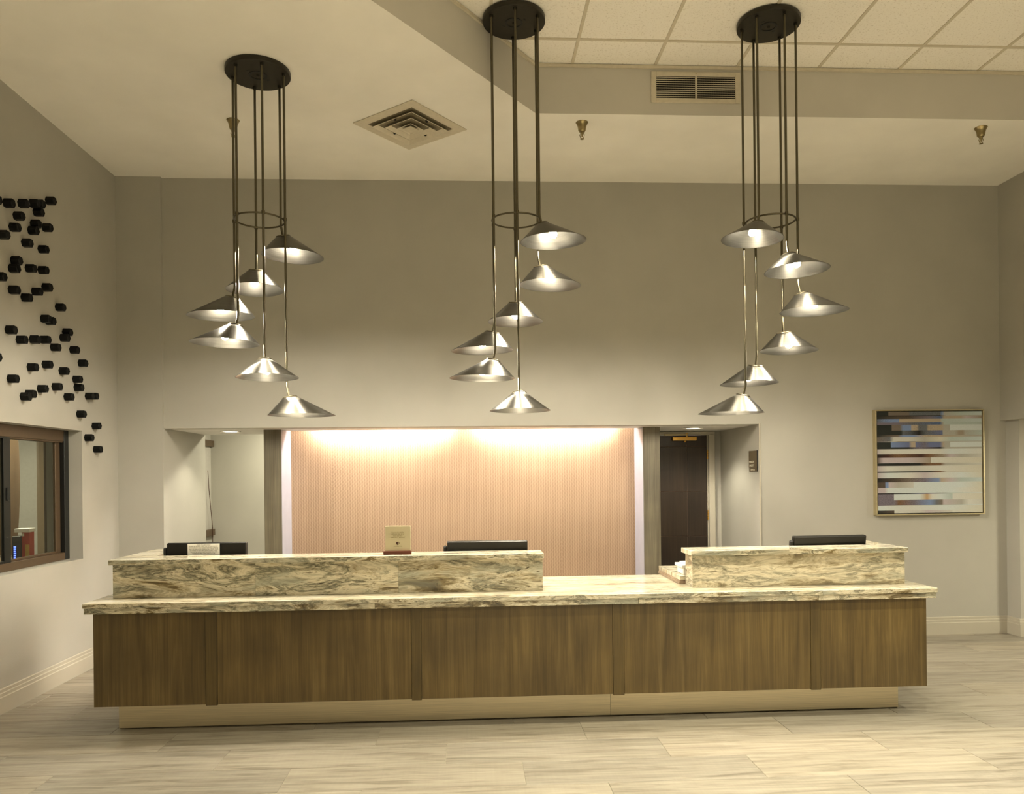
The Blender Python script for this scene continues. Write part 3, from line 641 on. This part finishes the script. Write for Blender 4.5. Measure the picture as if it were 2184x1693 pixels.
ROWS2 = [(0, .055, 'K0 k.2 k.4* R.5* R.6* e.65 c1'), (.055, .165, 'P0 C.1 c.3 C.6 y1'), (.165, .190, 'k0 k.5 R.6* c.66 y1'), (.190, .300, 'P0 w.1 C.3 P.45 C.6 w.8 y1'), (.300, .380, 'k0* B.2* b.3* p.45* V.58 T.61 P.7 g.8 G1'),
 (.380, .490, 'B0* B.07 V.08 V.10 P.11 e.2 c.34 w.345 w.8 y1'), (.490, .600, 'P0 P.07 w.1 w.7 C.85 y1'), (.600, .618, 'k0 k.3 u.5 B.6 g.7 w1'), (.618, .735, 'p0* p.155* w.155 w.4 o.47 C.52 w.6 g.71 C.715 y1'),
 (.735, .835, 'p0* p.16* R.2* p.35* V.5 x.56 b.61 P.63 e.8 C.87 c1'), (.835, .852, 'p0 e.3 g.6 w1'), (.852, .945, 'w0 C.3 w.65 y1'), (.945, 1.0, 'K0* B.155* C.16 c.4 P.48 c.7 C.72 y1')]
rows = [(a*.509, c*.509, s) for a, c, s in ROWS] + [(.507+a*.493, .507+c*.493, s) for a, c, s in ROWS2]
b = BM(); cols = []
x0, x1, z0, z1 = XA+.020, XB-.020, ZA+.020, ZB-.020
for (ta, tb, s) in rows:
    st = []
    for q in s.split():
        sp_ = q.endswith('*'); q = q.rstrip('*'); st.append((float(q[1:]), paintcol(PAL[q[0]]), .75 if sp_ else .12))
    for (ua, ca, aa), (ub, cb, ab) in zip(st, st[1:]):
        if ub - ua < 1e-4: continue
        q = [b.verts.new((x0+(x1-x0)*u_, 7.685, z1-(z1-z0)*t_)) for u_, t_ in ((ua, tb), (ub, tb), (ub, ta), (ua, ta))]
        b.faces.new(q); cols += [(ca, aa), (cb, ab), (cb, ab), (ca, aa)]
me = bpy.data.meshes.new('canvas'); bmesh.ops.translate(b, verts=b.verts, vec=-Vector((4.6, DW, 1.2))); b.verts.index_update(); b.to_mesh(me); b.free()
ca = me.color_attributes.new('print', 'FLOAT_COLOR', 'POINT')
for i, (c_, a_) in enumerate(cols): ca.data[i].color = (c_[0], c_[1], c_[2], a_)
me.materials.append(M['canvas']); cv = bpy.data.objects.new('canvas_print', me); COL.objects.link(cv); cv.parent = pt
obj('canvas_body', bx(x0, x1, 7.6855, 7.71, z0, z1), 'cream', pt)
# ------------------------------------------------------------------ WALL PEGS
PEGS = [(5.735, 3.62), (5.9, 3.654), (6.089, 3.716), (6.24, 3.767), (6.313, 3.789), (6.296, 3.72), (6.475, 3.87), (6.026, 3.602), (5.972, 3.502), (6.254, 3.616), (6.218, 3.554), (6.421, 3.64), (5.83, 3.404), (6.131, 3.434), (6.359, 3.451), (5.987, 3.262), (5.959, 3.197), (6.178, 3.255), (6.354, 3.288), (5.787, 3.094), (5.955, 3.04), (6.262, 3.099), (6.408, 3.166), (6.117, 3.02), (6.608, 3.051), (6.383, 2.913), (6.453, 2.91), (5.91, 2.74), (6.048, 2.693), (6.224, 2.725), (6.373, 2.749), (6.717, 2.869), (6.671, 2.815), (6.525, 2.713), (6.83, 2.741), (6.972, 2.65), (5.713, 2.514), (6.189, 2.508), (6.399, 2.558), (6.654, 2.541), (5.928, 2.389), (6.876, 2.5), (6.897, 2.433), (6.327, 2.36), (6.542, 2.4), (6.092, 2.276), (6.157, 2.302), (6.729, 2.337), (7.09, 2.379), (7.164, 2.386), (6.936, 2.21), (7.208, 2.126), (7.069, 2.015), (7.228, 1.919)]
b = BM(); PR = .0338; PL = .062
rings = []
for x, r_ in ((0, PR), (PL-.004, PR), (PL, PR-.004), (PL-.004, PR-.008), (PL-.004, 0)):
    rings.append([b.verts.new((x, r_*math.cos(PI/3*k), r_*math.sin(PI/3*k))) for k in range(6)] if r_ else [b.verts.new((x, 0, 0))])
for A, B in zip(rings, rings[1:]):
    for k in range(6): b.faces.new((A[k], A[(k+1) % 6], B[(k+1) % 6], B[k]) if len(B) > 1 else (A[k], A[(k+1) % 6], B[0]))
b.faces.new(rings[0])
peg = obj('wall_peg', b, 'peg', local=True)
for i, (y, z) in enumerate(PEGS):
    o = peg if i == 0 else copy(peg)
    o.location = (XL+.0005, y, z); tag(o, 'small black hexagonal peg of the scattered decoration above the sliding window', 'wall peg', 'black hexagonal wall pegs')
    if i: o.rotation_euler = (random.uniform(-.12, .12), 0, 0)
# ------------------------------------------------------------------ CEILING FITTINGS
df = thing('ceiling_diffuser', 'square cream four way air diffuser set askew in the plaster ceiling', 'air vent', (-.453, 6.53, HC)); df.rotation_euler = (0, 0, math.radians(50.9))
def frus(bm, a0, z0, a1, z1):
    A = [bm.verts.new((sx_*a0, sy_*a0, z0)) for sx_, sy_ in ((-1, -1), (1, -1), (1, 1), (-1, 1))]; B = [bm.verts.new((sx_*a1, sy_*a1, z1)) for sx_, sy_ in ((-1, -1), (1, -1), (1, 1), (-1, 1))]
    for i in range(4): j = (i+1) % 4; bm.faces.new((A[i], A[j], B[j], B[i]))
    return A, B
b = BM(); frus(b, .328, -.002, .328, -.008); frus(b, .328, -.008, .245, -.008); frus(b, .245, -.008, .245, -.002); frus(b, .245, -.002, .328, -.002); obj('outer_frame', b, 'grille', df, local=True)
obj('duct_shadow', bx(-.244, .244, -.244, .244, -.0035, -.002), 'ductshade', df, local=True)  # flat brown sheet stands in for the shade between the vanes
for a in (.225, .150, .078):
    b = BM(); frus(b, a, -.030, a-.030, -.006); frus(b, a-.030, -.006, a-.033, -.006); frus(b, a-.033, -.006, a-.005, -.031); frus(b, a-.005, -.031, a, -.030); obj('vane', b, 'grille', df, local=True)
obj('centre_plate', bx(-.046, .046, -.046, .046, -.033, -.028), 'grille', df, local=True)
for sx_, sy_ in ((-1, 0), (1, 0), (0, 1), (0, -1)): obj('vane_clip', bx(sx_*.18-.008, sx_*.18+.008, sy_*.18-.008, sy_*.18+.008, -.02, -.004), 'void', df, local=True)
for (x, y), where in (((-1.867, 6.466), 'behind the stems of the chandelier on plaster'), ((.949, 6.425), 'just behind the inner corner of the raised ceiling'), ((4.323, 6.423), 'near the side hall wall')):
    s = thing('sprinkler', 'small aged brass fire sprinkler ' + where, 'sprinkler', (x, y, HC))
    obj('escutcheon', lathe(BM(), [(0, -.0005), (.050, -.0005), (.051, -.004), (.047, -.008), (.037, -.03), (.032, -.055), (.031, -.066), (.024, -.078), (0, -.078)], (x, y, HC), 24), 'oldbrass', s, smooth=True)
    fb = obj('sprinkler_body', lathe(BM(), [(0, -.078), (.014, -.078), (.014, -.09), (.009, -.092), (.005, -.12), (0, -.12)], (x, y, HC), 12), 'oldbrass', s, smooth=True)
    b = BM()
    for sg_ in (-1, 1): tube(b, [(x+sg_*.011, y, HC-.085), (x+sg_*.019, y, HC-.105), (x+sg_*.011, y, HC-.128), (x, y, HC-.133)], .0035, 6)
    obj('yoke', b, 'oldbrass', s, smooth=True)
    obj('deflector', lathe(BM(), [(0, -.134), (.016, -.134), (.016, -.137), (0, -.139)], (x, y, HC), 12), 'oldbrass', fb)
rg = thing('return_grille', 'cream metal return air grille with two louvred halves on the ceiling step', 'air vent', (1.85, DE, 4.62))
gx0, gx1, gz0, gz1 = 1.487, 2.212, 4.625, 4.873
b = BM(); box(b, gx0, gx0+.042, DE-.012, DE-.0005, gz0, gz1, .002); box(b, gx1-.040, gx1, DE-.012, DE-.0005, gz0, gz1, .002); box(b, gx0+.042, gx1-.04, DE-.012, DE-.0005, gz0, gz0+.036, .002); box(b, gx0+.042, gx1-.04, DE-.012, DE-.0005, gz1-.036, gz1, .002)
obj('grille_frame', b, 'grille', rg)
obj('grille_shadow', bx(gx0+.03, gx1-.03, DE-.0025, DE-.0005, gz0+.03, gz1-.03), 'void', rg)  # flat near-black sheet stands in for the shade behind the louvres
obj('mullion', bx(1.845, 1.859, DE-.012, DE-.003, gz0+.036, gz1-.036), 'grille', rg)
lv = None
for xa, xb in ((gx0+.043, 1.8445), (1.8595, gx1-.041)):
    for k in range(10):
        z = gz0+.046+k*.0172
        b = BM(); box(b, xa, xb, DE-.0095, DE-.004, z, z+.0045); obj('louvre', b, 'grille', rg)
    n_b = 17; b = BM()
    for k in range(n_b): x = xa + (xb-xa)*(k+.5)/n_b; box(b, x-.0015, x+.0015, DE-.0042, DE-.0028, gz0+.037, gz1-.037)
    o = obj('rear_bars', b, 'seam', rg); o['kind'] = 'stuff'
obj('screw', tube(BM(), [(1.851, DE-.0125, 4.855), (1.851, DE-.015, 4.855)], .005, 10), 'oldbrass', rg)
# ------------------------------------------------------------------ CHANDELIERS
def shade_mesh():
    b = BM(); SEG = 48; tau = math.radians(13)
    def ring(t, off):
        out = []
        for k in range(SEG):
            a = 2*PI*k/SEG
            tx, ty, tz = .018+(.050+off)*math.cos(a)*math.cos(tau), (.050+off)*math.sin(a), (.050+off)*math.cos(a)*math.sin(tau)
            bx_, by_, bz_ = .105+(.236+off)*math.cos(a), (.206+off)*math.sin(a), -.126
            out.append(b.verts.new((tx+(bx_-tx)*t, ty+(by_-ty)*t, tz+(bz_-tz)*t)))
        return out
    R = [ring(t, 0) for t in (0, .15, .4, .7, .97, 1)] + [ring(t, -.004) for t in (1, .7, .4, .15, .02)]
    for A, B in zip(R, R[1:]):
        for k in range(SEG): b.faces.new((A[k], A[(k+1) % SEG], B[(k+1) % SEG], B[k]))
    b.faces.new(R[0][::-1]); b.faces.new(R[-1]); return b
proto = {}
def chandelier(cx_, cy_, zc, a0, label):
    T = thing('pendant_chandelier', label, 'chandelier', (cx_, cy_, zc))
    RAD = .186
    if not proto:
        proto['canopy'] = obj('canopy', lathe(BM(), [(0, 0), (.222, 0), (.2235, -.003), (.2235, -.030), (.221, -.034), (0, -.034)], seg=64), 'bronze', T, local=True, smooth=True)
        proto['hub'] = obj('hub', lathe(BM(), [(.05, -.034), (.062, -.034), (.062, -.037), (.05, -.037), (.05, -.034)], seg=32), 'black', proto['canopy'], local=True, smooth=True)
        proto['nut'] = obj('nut', lathe(BM(), [(0, -.034), (.012, -.034), (.009, -.046), (0, -.048)], seg=12), 'bronze', proto['canopy'], local=True, smooth=True)
        proto['slot'] = obj('slot', bx(-.006, .006, -.011, .011, -.0365, -.0341, bev=.001), 'black', proto['canopy'], local=True)
        proto['slot'].location = (.085, 0, 0); s_ = copy(proto['slot'], proto['canopy'], (-.085, 0, 0))
        proto['slots'] = s_
        proto['ring'] = obj('ring', torus(BM(), (0, 0, 0), .172, .0065), 'stem', T, local=True, smooth=True)
        proto['canopy'].rotation_euler = (0, 0, a0)
    else:
        c_ = copy(proto['canopy'], T, (0, 0, 0), a0)
        for k in ('hub', 'nut', 'slot', 'slots'): copy(proto[k], c_)
        copy(proto['ring'], T)
    rg_ = [o for o in T.children if o.name.startswith('ring')][0]; rg_.location = (0, 0, 3.47-zc)
    for k in range(6):
        a = a0 + k*PI/3; ca_, sa_ = math.cos(a), math.sin(a); zt = 3.405 - .2385*k
        sx_, sy_ = RAD*ca_, RAD*sa_
        zl = zt - zc
        b = BM(); tube(b, [(sx_, sy_, -.034), (sx_, sy_, zl+.085), (sx_+.002*ca_, sy_+.002*sa_, zl+.068), (sx_+.018*ca_, sy_+.018*sa_, zl)], .0085, 10)
        st = obj('stem', b, 'stem', T, local=True, smooth=True)
        obj('stem_nut', tube(BM(), [(sx_, sy_, -.0345), (sx_, sy_, -.05)], .013, 10), 'bronze', st, local=True)
        if 3.47 > zt + .1: obj('ring_clip', lathe(BM(), [(.0088, -.010), (.0125, -.010), (.0125, .010), (.0088, .010)], (sx_, sy_, 3.47-zc), 12), 'stem', st, local=True, smooth=True)
        if 'shade' not in proto:
            sh = proto['shade'] = obj('shade', shade_mesh(), 'shade', T, local=True, smooth=True)
            tau = math.radians(13)
            b = lathe(BM(), [(.036, -.003), (.052, -.003), (.053, .002), (.050, .006), (.036, .007), (0, .007)], seg=32)
            bmesh.ops.rotate(b, verts=b.verts, cent=(0, 0, 0), matrix=Matrix.Rotation(-tau, 3, 'Y')); bmesh.ops.translate(b, verts=b.verts, vec=(.018, 0, 0))
            proto['collar'] = obj('collar', b, 'stem', sh, local=True, smooth=True)
            proto['socket'] = obj('socket', tube(BM(), [(.03, 0, -.008), (.085, 0, -.058)], .019, 14), 'stem', sh, local=True, smooth=True)
            b = BM(); bmesh.ops.create_icosphere(b, subdivisions=2, radius=.026); bmesh.ops.translate(b, verts=b.verts, vec=(.106, 0, -.080))
            proto['bulb'] = obj('bulb', b, 'bulb', sh, local=True, smooth=True); proto['bulb']['label'] = 'glowing warm bulb'
        else:
            sh = copy(proto['shade'], T)
            for q in ('collar', 'socket', 'bulb'): copy(proto[q], sh)
        sh.location = (sx_, sy_, zl); sh.rotation_euler = (0, 0, a)
    return T
chandelier(-1.462, 5.675, HC-.001, math.radians(52), 'six shade pendant chandelier hung from the plaster ceiling near the square diffuser')
chandelier(.352, 5.642, HH-.002, math.radians(-31), 'six shade pendant chandelier hung at the slanted edge of the tiled ceiling')
chandelier(2.200, 5.626, HH-.002, math.radians(-136), 'six shade pendant chandelier hung from the tiles in front of the return grille')
